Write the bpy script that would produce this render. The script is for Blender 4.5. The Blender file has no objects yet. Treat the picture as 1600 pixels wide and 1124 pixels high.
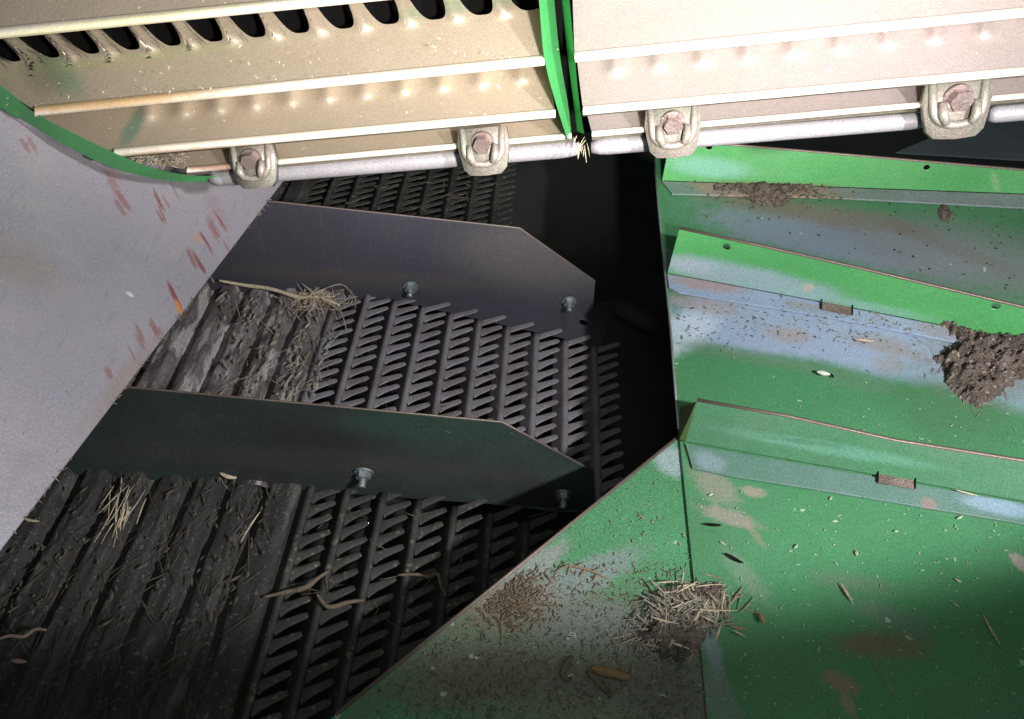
import bpy, bmesh, math, random
from mathutils import Vector, Matrix, noise
R = random.Random(7)
S = bpy.context.scene
COL = S.collection

# ------------------------------------------------------------------ camera
F = 1150.0; CX, CY = 800.0, 562.0
Xc = Vector((1, -0.10, -0.0228)).normalized()
Yc = Vector((95, 1212, -1150)).normalized()
Yc = (Yc - Xc * Yc.dot(Xc)).normalized()
Zc = Xc.cross(Yc).normalized()
ROT = Matrix((Xc, Yc, Zc))                      # camera vector -> world vector
EYE = Vector((0, 0, 0.70))
cam = bpy.data.cameras.new('camera'); camo = bpy.data.objects.new('camera', cam)
COL.objects.link(camo); S.camera = camo
camo.matrix_world = Matrix.Translation(EYE) @ ROT.to_4x4()
cam.lens = 36 * F / 1600; cam.sensor_width = 36; cam.clip_start = 0.01; cam.clip_end = 60

# ------------------------------------------------------------------ world, lamps, exposure
W = bpy.data.worlds.new('World'); S.world = W; W.use_nodes = True
bg = W.node_tree.nodes['Background']
bg.inputs[0].default_value = (0.75, 0.95, 0.88, 1); bg.inputs[1].default_value = 0.08
S.view_settings.view_transform = 'Standard'; S.view_settings.look = 'None'
S.view_settings.exposure = 0; S.view_settings.gamma = 1
S.view_settings.use_curve_mapping = False

def ray(px, py):
    return ROT @ Vector(((px - CX) / F, (CY - py) / F, -1))
def P(px, py, d):
    return EYE + ray(px, py) * d
def at(px, py, P0=Vector((0, 0, 0)), n=Vector((0, 0, 1))):
    r = ray(px, py)
    return EYE + r * ((P0 - EYE).dot(n) / r.dot(n))

def spot(name, loc, target, watts, color, half, blend, size, sx=1, sy=1):
    l = bpy.data.lights.new(name, 'SPOT'); l.energy = watts; l.color = color
    l.spot_size = math.radians(2 * half); l.spot_blend = blend; l.shadow_soft_size = size
    o = bpy.data.objects.new(name, l); COL.objects.link(o)
    z = (loc - target).normalized(); x = (ROT @ Vector((1, 0, 0)) - z * (ROT @ Vector((1, 0, 0))).dot(z)).normalized()
    y = z.cross(x)                       # lamp turned so that its oval beam lies level
    m3 = Matrix((x, y, z)).transposed()
    o.location = loc; o.rotation_euler = m3.to_euler(); o.scale = (sx, sy, 1)
    return o
def camoff(x, y, z):
    return EYE + ROT @ Vector((x, y, z))
spot('work_lamp', camoff(0.44, 0.0, 0.12), P(850, 330, 1.0), 58, (1.0, 0.97, 0.98), 26.4, 0.36, 0.018, 2.6, 1)
fl_ = bpy.data.lights.new('soft_fill', 'AREA'); fl_.energy = 2.0; fl_.size = 0.5; fl_.color = (0.94, 1.0, 0.95)
flo = bpy.data.objects.new('soft_fill', fl_); COL.objects.link(flo)
flo.location = camoff(0.05, 0.10, 0.35); flo.rotation_euler = (P(800, 650, 1.0) - flo.location).to_track_quat('-Z', 'Y').to_euler()
spot('drum_fill', camoff(0.14, -0.03, 0.0), P(830, -70, 0.65), 96, (1.0, 0.94, 0.87), 25, 1.0, 0.02, 2.0, 1)  # added spot that only brightens the ribbed panels

# ------------------------------------------------------------------ node helpers
def newmat(name):
    m = bpy.data.materials.new(name); m.use_nodes = True
    nt = m.node_tree
    b = nt.nodes['Principled BSDF']
    g = nt.nodes.new('ShaderNodeNewGeometry')
    return m, nt, b, g.outputs['Position']
def nnoise(nt, pos, scale, detail=4, rough=0.6, stretch=None):
    n = nt.nodes.new('ShaderNodeTexNoise')
    n.inputs['Scale'].default_value = scale; n.inputs['Detail'].default_value = detail
    n.inputs['Roughness'].default_value = rough
    if stretch:
        mp = nt.nodes.new('ShaderNodeMapping')
        mp.inputs['Rotation'].default_value = stretch[0]; mp.inputs['Scale'].default_value = stretch[1]
        nt.links.new(pos, mp.inputs[0]); pos = mp.outputs[0]
    nt.links.new(pos, n.inputs['Vector'])
    return n.outputs['Fac']
def mrange(nt, v, a, b, c=0.0, d=1.0):
    n = nt.nodes.new('ShaderNodeMapRange'); n.interpolation_type = 'SMOOTHSTEP'
    nt.links.new(v, n.inputs[0])
    n.inputs[1].default_value = a; n.inputs[2].default_value = b
    n.inputs[3].default_value = c; n.inputs[4].default_value = d
    return n.outputs[0]
def mth(nt, op, a, b=None, c=None):
    n = nt.nodes.new('ShaderNodeMath'); n.operation = op
    for i, v in enumerate((a, b, c)):
        if v is None: continue
        if isinstance(v, (int, float)): n.inputs[i].default_value = v
        else: nt.links.new(v, n.inputs[i])
    return n.outputs[0]
def mixc(nt, fac, a, b):
    n = nt.nodes.new('ShaderNodeMix'); n.data_type = 'RGBA'
    for idx, v in ((0, fac), (6, a), (7, b)):
        if isinstance(v, (int, float)): n.inputs[idx].default_value = v
        elif isinstance(v, tuple): n.inputs[idx].default_value = (*v[:3], 1)
        else: nt.links.new(v, n.inputs[idx])
    return n.outputs[2]
def blobmask(nt, pos, C, A, B, soft, nz, nk):
    out = []
    for V in (A, B):
        w = V / V.length_squared
        n = nt.nodes.new('ShaderNodeVectorMath'); n.operation = 'DOT_PRODUCT'
        nt.links.new(pos, n.inputs[0]); n.inputs[1].default_value = w
        out.append(mth(nt, 'POWER', mth(nt, 'ABSOLUTE', mth(nt, 'SUBTRACT', n.outputs['Value'], C.dot(w))), 2.0))
    r = mth(nt, 'SQRT', mth(nt, 'ADD', out[0], out[1]))
    r = mth(nt, 'ADD', r, mth(nt, 'MULTIPLY', mth(nt, 'SUBTRACT', nz, 0.5), nk * 2.2))
    return mrange(nt, r, 1 - soft * .75, 1 + soft * .75, 1, 0)
def metal(name, base, var=None, rough=0.5, met=0.0, spec=0.5, grain=0.10, patch=6.0, patchamt=0.5, bump=0.25,
          bscale=260, blobs=(), plane=None, streak=None, speck=None, roughvar=0.12, coat=0):
    """painted or bare sheet metal; blobs = (px,py,dx,dy,minor,colour,strength,soft,noisek)"""
    m, nt, b, pos = newmat(name)
    big = nnoise(nt, pos, patch, 5, 0.65)
    c = mixc(nt, mth(nt, 'MULTIPLY', mrange(nt, big, 0.35, 0.68), patchamt), base, var or tuple(x * 0.6 for x in base))
    nz = nnoise(nt, pos, 14, 8, 0.72)
    fz = nnoise(nt, pos, 120, 6, 0.8)
    both = mth(nt, 'ADD', mth(nt, 'MULTIPLY', nz, 0.45), mth(nt, 'MULTIPLY', fz, 0.55))
    if streak:
        col, rot, sc, lo, hi, amt = streak
        s = nnoise(nt, pos, 30, 4, 0.6, (rot, sc))
        c = mixc(nt, mth(nt, 'MULTIPLY', mrange(nt, s, lo, hi), amt), c, col)
    for (px, py, dx, dy, mn, col, st, soft, nk) in blobs:
        P0, n = plane
        C = at(px, py, P0, n); A = at(px + dx, py + dy, P0, n) - C
        Bd = n.cross(A).normalized()
        L = math.hypot(dx, dy)
        q = at(px - dy / L * mn, py + dx / L * mn, P0, n) - C
        Bv = Bd * max(abs(q.dot(Bd)), 1e-4)
        k = blobmask(nt, pos, C, A, Bv, soft, both, nk)
        c = mixc(nt, mth(nt, 'MULTIPLY', k, st), c, col)
    if speck:
        col, sc, lo, amt = speck
        s = nnoise(nt, pos, sc, 2, 0.5)
        c = mixc(nt, mth(nt, 'MULTIPLY', mrange(nt, s, lo, lo + 0.03), amt), c, col)
    # fine dusty grain
    g = nnoise(nt, pos, 900, 2, 0.7)
    hs = nt.nodes.new('ShaderNodeHueSaturation')
    nt.links.new(c, hs.inputs['Color'])
    nt.links.new(mrange(nt, g, 0.3, 0.7, 1 - grain * 2, 1 + grain * 2), hs.inputs['Value'])
    nt.links.new(hs.outputs[0], b.inputs['Base Color'])
    b.inputs['Metallic'].default_value = met
    b.inputs['Specular IOR Level'].default_value = spec
    nt.links.new(mrange(nt, nz, 0.3, 0.7, rough - roughvar, rough + roughvar), b.inputs['Roughness'])
    bp = nt.nodes.new('ShaderNodeBump'); bp.inputs['Strength'].default_value = bump
    bp.inputs['Distance'].default_value = 0.0015
    h = mth(nt, 'ADD', nnoise(nt, pos, bscale, 5, 0.7), mth(nt, 'MULTIPLY', nnoise(nt, pos, 25, 3, 0.5), 1.5))
    nt.links.new(h, bp.inputs['Height']); nt.links.new(bp.outputs[0], b.inputs['Normal'])
    return m

# ------------------------------------------------------------------ mesh helpers
def link(name, bm, mat, parent=None, smooth=False, org=None):
    me = bpy.data.meshes.new(name)
    bmesh.ops.recalc_face_normals(bm, faces=bm.faces)
    org = Vector(org) if org is not None else Vector((0, 0, 0))
    bmesh.ops.translate(bm, vec=-org, verts=bm.verts)
    bm.to_mesh(me); bm.free()
    o = bpy.data.objects.new(name, me); COL.objects.link(o)
    me.materials.append(mat)
    if smooth:
        for p in me.polygons: p.use_smooth = True
    o.location = org
    if parent is not None:
        o.parent = parent
        o.location = org - world_of(parent)
    return o
def world_of(o):
    v = Vector(o.location)
    while o.parent: o = o.parent; v += Vector(o.location)
    return v
def tag(o, label, cat=None, group=None, kind=None):
    if label: o['label'] = label
    if cat: o['category'] = cat
    if group: o['group'] = group
    if kind: o['kind'] = kind
    return o
def thing(name, loc, label, cat, group=None):
    o = bpy.data.objects.new(name, None); COL.objects.link(o); o.location = loc
    o.empty_display_size = 0.02
    return tag(o, label, cat, group)
def sheet(pts, thick, n=None, holes=(), bevel=0.0):
    """flat sheet from 3D outline; thickness goes along -n"""
    bm = bmesh.new()
    if n is None:
        n = Vector((0, 0, 0))
        for i in range(len(pts)):
            n += (pts[i] - pts[0]).cross(pts[(i + 1) % len(pts)] - pts[0])
        n.normalize()
        if n.dot(EYE - pts[0]) < 0: n = -n
    edges = []
    for loop in [pts] + list(holes):
        vs = [bm.verts.new(p) for p in loop]
        for i in range(len(vs)): edges.append(bm.edges.new((vs[i], vs[(i + 1) % len(vs)])))
    bmesh.ops.triangle_fill(bm, use_beauty=True, use_dissolve=False, edges=edges)
    r = bmesh.ops.extrude_face_region(bm, geom=bm.faces[:])
    bmesh.ops.translate(bm, vec=-n * thick, verts=[v for v in r['geom'] if isinstance(v, bmesh.types.BMVert)])
    bmesh.ops.recalc_face_normals(bm, faces=bm.faces)
    if bevel:
        es = [e for e in bm.edges if len(e.link_faces) == 2 and e.calc_face_angle(0) > 0.6]
        bmesh.ops.bevel(bm, geom=es, offset=bevel, segments=2, affect='EDGES', profile=0.5)
    return bm
def ring(C, A, B, n=20):
    return [C + A * math.cos(t * 2 * math.pi / n) + B * math.sin(t * 2 * math.pi / n) for t in range(n)]
def tube(bm, pts, rad, seg=8, cap=True):
    rings = []
    for i, p in enumerate(pts):
        d = (pts[min(i + 1, len(pts) - 1)] - pts[max(i - 1, 0)]).normalized()
        a = d.orthogonal().normalized() if i == 0 else (a - d * a.dot(d)).normalized()
        b = d.cross(a)
        r = rad[i] if isinstance(rad, (list, tuple)) else rad
        rings.append([bm.verts.new(p + a * (r * math.cos(2 * math.pi * k / seg)) + b * (r * math.sin(2 * math.pi * k / seg))) for k in range(seg)])
    for i in range(len(rings) - 1):
        for k in range(seg):
            bm.faces.new((rings[i][k], rings[i][(k + 1) % seg], rings[i + 1][(k + 1) % seg], rings[i + 1][k]))
    if cap:
        bm.faces.new(rings[0][::-1]); bm.faces.new(rings[-1])
def gridmesh(bm, rows):
    vs = [[bm.verts.new(p) for p in row] for row in rows]
    for i in range(len(vs) - 1):
        for j in range(len(vs[i]) - 1):
            bm.faces.new((vs[i][j], vs[i][j + 1], vs[i + 1][j + 1], vs[i + 1][j]))
def prism(bm, C, ax, ay, az, outline, h):
    """outline in (ax,ay) coords around C, extruded h along az"""
    lo = [bm.verts.new(C + ax * x + ay * y) for x, y in outline]
    hi = [bm.verts.new(C + ax * x + ay * y + az * h) for x, y in outline]
    n = len(lo)
    bm.faces.new(lo[::-1]); bm.faces.new(hi)
    for i in range(n): bm.faces.new((lo[i], lo[(i + 1) % n], hi[(i + 1) % n], hi[i]))
def bevel_all(bm, off, seg=2, ang=0.5):
    es = [e for e in bm.edges if len(e.link_faces) == 2 and e.calc_face_angle(0) > ang]
    bmesh.ops.bevel(bm, geom=es, offset=off, segments=seg, affect='EDGES', profile=0.5)
def hexo(r): return [(r * math.cos(math.pi / 3 * k), r * math.sin(math.pi / 3 * k)) for k in range(6)]
def circ(r, n=16): return [(r * math.cos(2 * math.pi / n * k), r * math.sin(2 * math.pi / n * k)) for k in range(n)]

# ------------------------------------------------------------------ planes
Z0 = Vector((0, 0, 0)); UP = Vector((0, 0, 1))
XE = at(1062, 690, Vector((0, 0, 0.16)))
pn = Vector((-math.sin(math.radians(9)), 0, math.cos(math.radians(9))))
PAN = (XE.copy(), pn)
def pan(px, py, off=0.0): return at(px, py, *PAN) + pn * off
E0 = at(430, 300, Vector((0, 0, 0.14))); E1 = at(0, 862, Vector((0, 0, 0.14)))
ed = (E1 - E0).normalized()
ln = ed.cross(Vector((0, 0, 1))).normalized()
if ln.x < 0: ln = -ln                       # horizontal, towards the grate
lup = (-ln * math.cos(math.radians(42)) + UP * math.sin(math.radians(42)))
lnn = ed.cross(lup).normalized()
if lnn.z < 0: lnn = -lnn
LEFT = (E0.copy(), lnn)
def lft(px, py, off=0.0): return at(px, py, *LEFT) + lnn * off

# ------------------------------------------------------------------ palette
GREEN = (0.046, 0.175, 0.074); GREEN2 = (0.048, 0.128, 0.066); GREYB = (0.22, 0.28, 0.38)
BROWN = (0.16, 0.12, 0.09); DUST = (0.20, 0.19, 0.15)

# the dark floor of the casing beneath the sieves
m_void = metal('dark_casing_metal', (0.03, 0.034, 0.032), rough=0.9, spec=0.1, bump=0.1)
bm = sheet([Vector((-3, -2, -0.16)), Vector((3, -2, -0.16)), Vector((3, 5, -0.16)), Vector((-3, 5, -0.16))], 0.01)
tag(link('ground', bm, m_void), None, kind='structure')
bm = sheet([Vector((-3, 2.6, -0.2)), Vector((3, 2.6, -0.2)), Vector((3, 2.6, 2.5)), Vector((-3, 2.6, 2.5))], 0.01)
tag(link('rear_bulkhead', bm, m_void), 'unlit black bulkhead far behind the sieves and ribbed panels', 'wall')

# ------------------------------------------------------------------ grey side sheet (left)
RUST = (0.20, 0.060, 0.048); ORNG = (0.55, 0.20, 0.05)
sr = []
for (x, y, l, w, st) in [(178, 290, 40, 16, .55), (195, 325, 36, 10, .7), (250, 312, 30, 3.5, .85), (253, 335, 18, 3.5, .9), (262, 322, 20, 2.5, .6),
                         (330, 362, 34, 9, .6), (345, 350, 30, 4, .8), (310, 410, 32, 5, .8), (298, 405, 25, 4, .6), (355, 385, 20, 3, .6), (322, 375, 30, 4, .8),
                         (240, 515, 26, 5, .8), (216, 528, 30, 8, .7), (205, 545, 22, 3, .7), (252, 520, 16, 3, .8),
                         (175, 585, 18, 8, .5), (45, 232, 24, 9, .6), (170, 262, 50, 30, .25), (340, 330, 60, 30, .22), (272, 295, 30, 2.5, .5)]:
    for k_ in range(2 if w > 3 else 1):
        ox, oy = R.uniform(-w, w) * .8, R.uniform(-l, l) * .3
        if w > 12: ox = oy = 0
        sr.append((x + ox, y + oy, l * 0.28, l * R.uniform(.4, .62), w * .36 + .7, RUST, st * (.75 if w < 12 else .4), 0.5, 1.9))
sr += [(274, 466, 12, 26, 3.5, RUST, .9, .4, .8), (280, 482, 6, 14, 3, ORNG, 1, .4, .6), (308, 373, 3, 7, 2.5, ORNG, .8, .4, .5),
       (203, 460, 6, 4, 3, (.6, .6, .65), .7, .5, .8),
       (30, 415, 60, 25, 30, (.22, .19, .15), .45, .8, 1.0), (60, 780, 70, -70, 80, (.20, .19, .21), .6, .9, .8), (200, 590, 60, -70, 16, (.22, .17, .14), .5, .8, 1.2), (60, 700, 160, 120, 60, (.26, .23, .26), .35, .9, 1.0)]
m_side = metal('worn_grey_sheet', (0.285, 0.272, 0.305), (0.215, 0.205, 0.245), rough=0.45, met=0.25, patch=7, patchamt=0.8, grain=0.08,
               blobs=sr, plane=LEFT, bump=0.3, speck=((0.5, 0.5, 0.52), 260, 0.76, 0.4),
               streak=((0.17, 0.15, 0.19), (0, 0, math.atan2(ed.y, ed.x)), (6, 0.8, 1), 0.55, 0.75, 0.4))
far = E0 - ed * 0.5; near = E1 + ed * 0.35
bm = sheet([far, near, near + lup * 0.95, lft(-500, 300), lft(-30, 118), lft(150, 150)], 0.003, n=lnn, bevel=0.0008)
tag(link('side_sheet', bm, m_side), 'worn grey sloping sheet at the left with red rust scratches along its lower edge', 'metal sheet')
# chips and straw stuck at the edge of the side sheet go in with the debris below

# ------------------------------------------------------------------ sieves
m_slat = metal('dusty_sieve_metal', (0.200, 0.190, 0.215), (0.130, 0.108, 0.108), rough=0.48, met=0.3, patch=22, patchamt=0.8, grain=0.16,
               bump=0.6, bscale=420, speck=((0.30, 0.26, 0.22), 210, 0.66, 0.5))
m_corr = metal('dirt_caked_metal', (0.150, 0.125, 0.128), (0.060, 0.046, 0.044), rough=0.7, met=0.1, patch=28, patchamt=0.9, grain=0.25,
               bump=1.0, bscale=240, streak=((0.36, 0.345, 0.34), (0, 0, 0), (2.4, .5, 1), .50, .60, .85), speck=((0.26, 0.24, 0.24), 190, 0.64, 0.6))
m_slatd = metal('shaded_dirty_sieve_metal', (0.040, 0.042, 0.037), (0.020, 0.021, 0.019), rough=0.6, met=0.2, patch=22, patchamt=0.9, grain=0.2,  # darker copy for front and rear rows: dirt plus shade put into the colour
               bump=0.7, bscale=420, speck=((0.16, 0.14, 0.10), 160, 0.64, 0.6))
m_corrd = metal('shaded_caked_metal', (0.030, 0.028, 0.025), (0.015, 0.015, 0.014), rough=0.8, met=0.1, patch=28, patchamt=0.9, grain=0.25,  # darker copy of the caked metal, shade painted into its base colour
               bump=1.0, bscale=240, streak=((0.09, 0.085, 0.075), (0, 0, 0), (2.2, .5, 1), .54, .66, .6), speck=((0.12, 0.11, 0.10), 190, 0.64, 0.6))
xs = [at(px, py).x for px, py in [(576, 460), (620, 471), (665, 485), (713, 495), (755, 504), (800, 514), (846, 524), (887, 534), (929, 544)]]
PIT = (xs[-1] - xs[0]) / 8
print('PITCH', PIT, 'rowB x0', xs[0], 'rowC', [round(at(*p).x, 3) for p in [(487, 751), (545, 761), (603, 771), (660, 785), (716, 795), (772, 805), (824, 817)]])
ys = at(576, 460), at(929, 544)
TP = 0.0182
def slat_mesh(L, tag_seed):
    rr = random.Random(tag_seed)
    b1 = bmesh.new()       # inclined strip + rounded rod edge
    prof = [(-0.0150, -0.015), (-0.0140, -0.0125), (-0.0050, -0.0018), (-0.0036, 0.0016), (-0.0012, 0.0036), (0.0020, 0.0034), (0.0040, 0.0012),
            (0.0038, -0.003), (0.0012, -0.004), (-0.006, -0.0065), (-0.0150, -0.018)]
    n = 26; rows = []
    for i in range(n + 1):
        y = -L * i / n
        rows.append([Vector((x + rr.uniform(-1, 1) * .00012, y, z + rr.uniform(-1, 1) * .00015)) for x, z in prof])
    vs = [[b1.verts.new(p) for p in row] for row in rows]
    k = len(prof)
    for i in range(n):
        for j in range(k): b1.faces.new((vs[i][j], vs[i][(j + 1) % k], vs[i + 1][(j + 1) % k], vs[i + 1][j]))
    b1.faces.new(vs[0][::-1]); b1.faces.new(vs[-1])
    b2 = bmesh.new()
    y = 0.0; q = 0
    while y > -L + 0.01:
        ln_ = 0.0335 * rr.uniform(.94, 1.03) if q else 0.038; w0, w1 = (0.0078, 0.0047) if q else (0.0052, 0.0048)
        dirv = Vector((0.86, 0.51 + rr.uniform(-.03, .03), -0.02 + rr.uniform(-.03, .03))).normalized()
        perp = Vector((-dirv.y, dirv.x, 0)).normalized()
        base = Vector((0.0015, y - 0.004, -0.0008))
        N = 7; rws = []
        for i in range(N + 1):
            t = i / N
            wd = w1 * (1 - .22 * t) + (w0 - w1) * (1 - t) ** 4
            if t > 0.93: wd *= .72
            c = base + dirv * (ln_ * t) 
            rws.append([c + perp * (wd * s) + Vector((0, 0, h)) for s, h in ((-1, -.0006), (-.9, .0001), (-.4, .0005), (.4, .0005), (.9, .0001), (1, -.0006), (.9, -.0012), (-.9, -.0012))])
        vv = [[b2.verts.new(p) for p in r_] for r_ in rws]
        for i in range(N):
            for j in range(8): b2.faces.new((vv[i][j], vv[i][(j + 1) % 8], vv[i + 1][(j + 1) % 8], vv[i + 1][j]))
        b2.faces.new(vv[0][::-1]); b2.faces.new(vv[-1])
        y -= TP; q += 1
    return b1, b2
def meshof(bm, name, mat):
    bmesh.ops.recalc_face_normals(bm, faces=bm.faces)
    me = bpy.data.meshes.new(name); bm.to_mesh(me); bm.free(); me.materials.append(mat)
    for p in me.polygons: p.use_smooth = True
    return me
def sieve(label, pts, L, seed, mt=None):
    mt = mt or m_slat
    root = thing('toothed_sieve', (pts[0].x, pts[0].y, 0), label, 'sieve', 'sieve panels of toothed slats')
    b1, b2 = slat_mesh(L, seed)
    m1 = meshof(b1, 'slat', mt); m2 = meshof(b2, 'finger_comb', mt)
    for p_ in m2.polygons: p_.use_smooth = False
    s0 = bpy.data.objects.new('slat', m1); c0 = bpy.data.objects.new('finger_comb', m2)
    COL.objects.link(s0); COL.objects.link(c0); c0.parent = s0
    for i, p in enumerate(pts):
        s = s0 if i == 0 else s0.copy()
        c = c0 if i == 0 else c0.copy()
        if i: COL.objects.link(s); COL.objects.link(c); c.parent = s
        s.parent = root; s.location = p - Vector(root.location)
        s.rotation_euler = (0, random.Random(seed * 31 + i).uniform(-.03, .03), 0)
    return root
def line_pts(p0, p1, x0, n):
    k = (p1.y - p0.y) / (p1.x - p0.x)
    return [Vector((x0 + i * PIT, p0.y + (x0 + i * PIT - p0.x) * k, 0)) for i in range(n)]
ptsB = line_pts(ys[0], ys[1], xs[0] - PIT, 10)
sieve('toothed grey sieve panel in the middle, between the two upright dividers', ptsB, min(p.y for p in ptsB) - at(560, 738).y - 0.004 + 0.03, 1)
c0_, c1_ = at(545, 761), at(824, 817)
xC = c0_.x
ptsC = line_pts(c0_, c1_, xC - PIT, 10)
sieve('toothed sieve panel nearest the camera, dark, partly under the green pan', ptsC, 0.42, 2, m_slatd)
a0, a1 = at(460, 330), at(800, 362)
ptsA = [Vector((xs[0] - PIT * 5 + i * PIT, a0.y + 0.55, -0.03)) for i in range(10)]
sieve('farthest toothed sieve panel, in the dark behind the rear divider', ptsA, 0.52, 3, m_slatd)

def corrugated(label, xr, n, y0, y1, skew, seed, z=0.0, mt=None):
    """closed ridged section, ridges run along Y; right edge at xr"""
    bm = bmesh.new(); per = 14; ny = 110
    prof = []
    x = xr
    prof.append((xr, -0.016)); prof.append((xr, 0.002)); prof.append((xr - 0.002, 0.0035))
    for i in range(n):
        for k in range(per):
            t = k / per
            h = (0.005 - 0.004 * t / .55) if t < .55 else (0.001 - 0.016 * (t - .55) / .08 if t < .63 else (-0.015 if t < .9 else -0.015 + 0.020 * (t - .9) / .1))
            prof.append((xr - 0.010 - (i + t) * PIT, h))
    rows = []
    for j in range(ny + 1):
        row = []
        for (px_, pz) in prof:
            y = y0 + (y1 - y0) * j / ny + skew * (px_ - xr)
            nzv = noise.fractal(Vector((px_ * 60, y * 40, seed)), 0.8, 2.0, 4) * 0.0007 + max(0, noise.fractal(Vector((px_ * 110, y * 22, seed + 3)), 0.7, 2.0, 6) - .05) * 0.0045
            row.append(Vector((px_, y, z + pz + nzv)))
        rows.append(row)
    gridmesh(bm, rows)
    org = Vector((xr, (y0 + y1) / 2, 0))
    o = link('ridged_panel', bm, mt or m_corr, None, True, org)
    return tag(o, label, 'ridged panel', 'ridged blanking panels')
yB = at(553, 455).y
corrugated('dirt caked ridged panel in the middle, littered with straw, left of the toothed sieve', ptsB[0].x - 0.010, 9, yB + 0.01, yB - 0.33, -0.05, 3)
yC = at(450, 745).y
corrugated('dirt caked ridged panel nearest the camera, darkened for shade, below the front divider', ptsC[0].x - 0.012, 11, yC + 0.02, yC - 0.5, -0.05, 9, 0.0, m_corrd)
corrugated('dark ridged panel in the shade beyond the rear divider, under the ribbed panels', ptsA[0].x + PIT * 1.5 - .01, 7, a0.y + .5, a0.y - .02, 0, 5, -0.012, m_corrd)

# ------------------------------------------------------------------ upright dividers with bent foot flange
FPL = (at(600, 470), Vector((0, -1, 0)))
m_fin = metal('dark_divider_paint', (0.046, 0.046, 0.062), (0.034, 0.033, 0.040), plane=FPL, blobs=[(850, 420, 130, 16, 50, (.105, .096, .10), .75, .8, .6), (650, 340, 170, 20, 14, (.06, .06, .075), .5, .8, .8), (560, 440, 200, 20, 12, (.07, .06, .055), .6, .7, 1.4)], streak=((.10, .095, .10), (0, 0, .4), (8, 8, .5), .60, .75, .35), speck=((.18, .17, .16), 330, .74, .5), rough=0.5, met=0.2, patch=7, patchamt=0.7, grain=0.14, bump=0.2)  # large pale blob paints a soft pool of light at the right
m_fin2 = metal('dark_green_divider_paint', (0.030, 0.046, 0.040), (0.022, 0.022, 0.024), plane=(at(500, 750), Vector((0, -1, 0))), blobs=[(520, 715, 330, 28, 16, (.050, .043, .038), .6, .8, 1.4), (640, 665, 120, 12, 18, (.03, .065, .048), .6, .8, .8), (880, 745, 60, 30, 20, (.035, .062, .05), .5, .8, .8)], rough=0.5, met=0.1, patch=6, patchamt=0.8, grain=0.18, bump=0.2,
               speck=((0.2, 0.2, 0.2), 300, 0.76, 0.6))
m_bolt = metal('zinc_bolt', (0.32, 0.37, 0.40), (0.16, 0.15, 0.12), rough=0.42, met=0.7, patch=60, grain=0.1, bump=0.3)
m_edge = metal('bare_edge', (0.15, 0.115, 0.095), rough=0.5, met=0.4)
def divider(label, base_l, base_r, tops, mat, bolts, hole, flange):
    b0 = at(*base_l, Vector((0, 0, -.008))); b1 = at(*base_r, Vector((0, 0, -.008)))
    d = (b1 - b0).normalized(); n = d.cross(UP).normalized()
    if n.y > 0: n = -n
    n2 = (n + UP * 0.06).normalized()
    up = d.cross(n2); up = -up if up.z < 0 else up
    pl = (b0, n2)
    root = thing('divider_plate', b0 + (b1 - b0) * .5, label, 'divider plate', 'upright dividers between the sieves')
    pts = [b0, b1] + [at(x, y, *pl) for x, y in tops]
    link('upright', sheet(pts, 0.003, n2, bevel=0.0006), mat, root)
    b = bmesh.new(); tube(b, [p_ - n2 * .0014 - up * .0002 for p_ in pts[2:]], .0011, 6); link('cut_edge', b, m_edge, root, True)
    # foot flange, flat over the sieve
    fl = [at(*p, Vector((0, 0, -0.006))) for p in flange]
    hl = []
    if hole:
        C = at(*hole, Vector((0, 0, -0.006))); hl = [ring(C, Vector((.0062, 0, 0)), Vector((0, .0062, 0)))]
    link('foot_flange', sheet(fl, 0.0025, UP, hl, bevel=0.0005), mat, root)
    for (x, y, sc) in bolts:
        C = at(x, y, *pl)
        az = (n2 * 0.9 + Vector((0, 0, -.25))).normalized(); ax = d; ay = az.cross(ax)
        b = bmesh.new(); prism(b, C, ax, ay, az, circ(.0105 * sc, 20), .002); bevel_all(b, .0005, 1)
        w = link('washer', b, m_bolt, root)
        b = bmesh.new(); prism(b, C + az * .002, ax, ay, az, hexo(.0078 * sc), .0065); bevel_all(b, .0008, 2)
        link('nut', b, m_bolt, w)
        b = bmesh.new()
        p = [(C + az * (.0085 + .0012 * i)) for i in range(9)]
        tube(b, p, [(.0042 if i % 2 else .0037) * sc for i in range(9)], 12)
        link('threaded_stud', b, m_bolt, w, True)
    return root
divider('rear upright divider, slate grey with a clipped corner and two bolts', (300, 452), (926, 494),
        [(930, 440), (812, 357), (437, 317), (330, 306)], m_fin, [(642, 447, 1), (889, 470, .95)], (912, 503),
        [(560, 448), (926, 478), (952, 490), (940, 552), (900, 532), (560, 456)])
divider('front upright divider, dark green black, with a clipped corner and two bolts', (60, 738), (930, 800),
        [(928, 738), (785, 661), (206, 607), (100, 597)], m_fin2, [(569, 737, 1), (880, 770, .9)], None,
        [(455, 741), (940, 780), (940, 800), (880, 800), (455, 749)])
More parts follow.
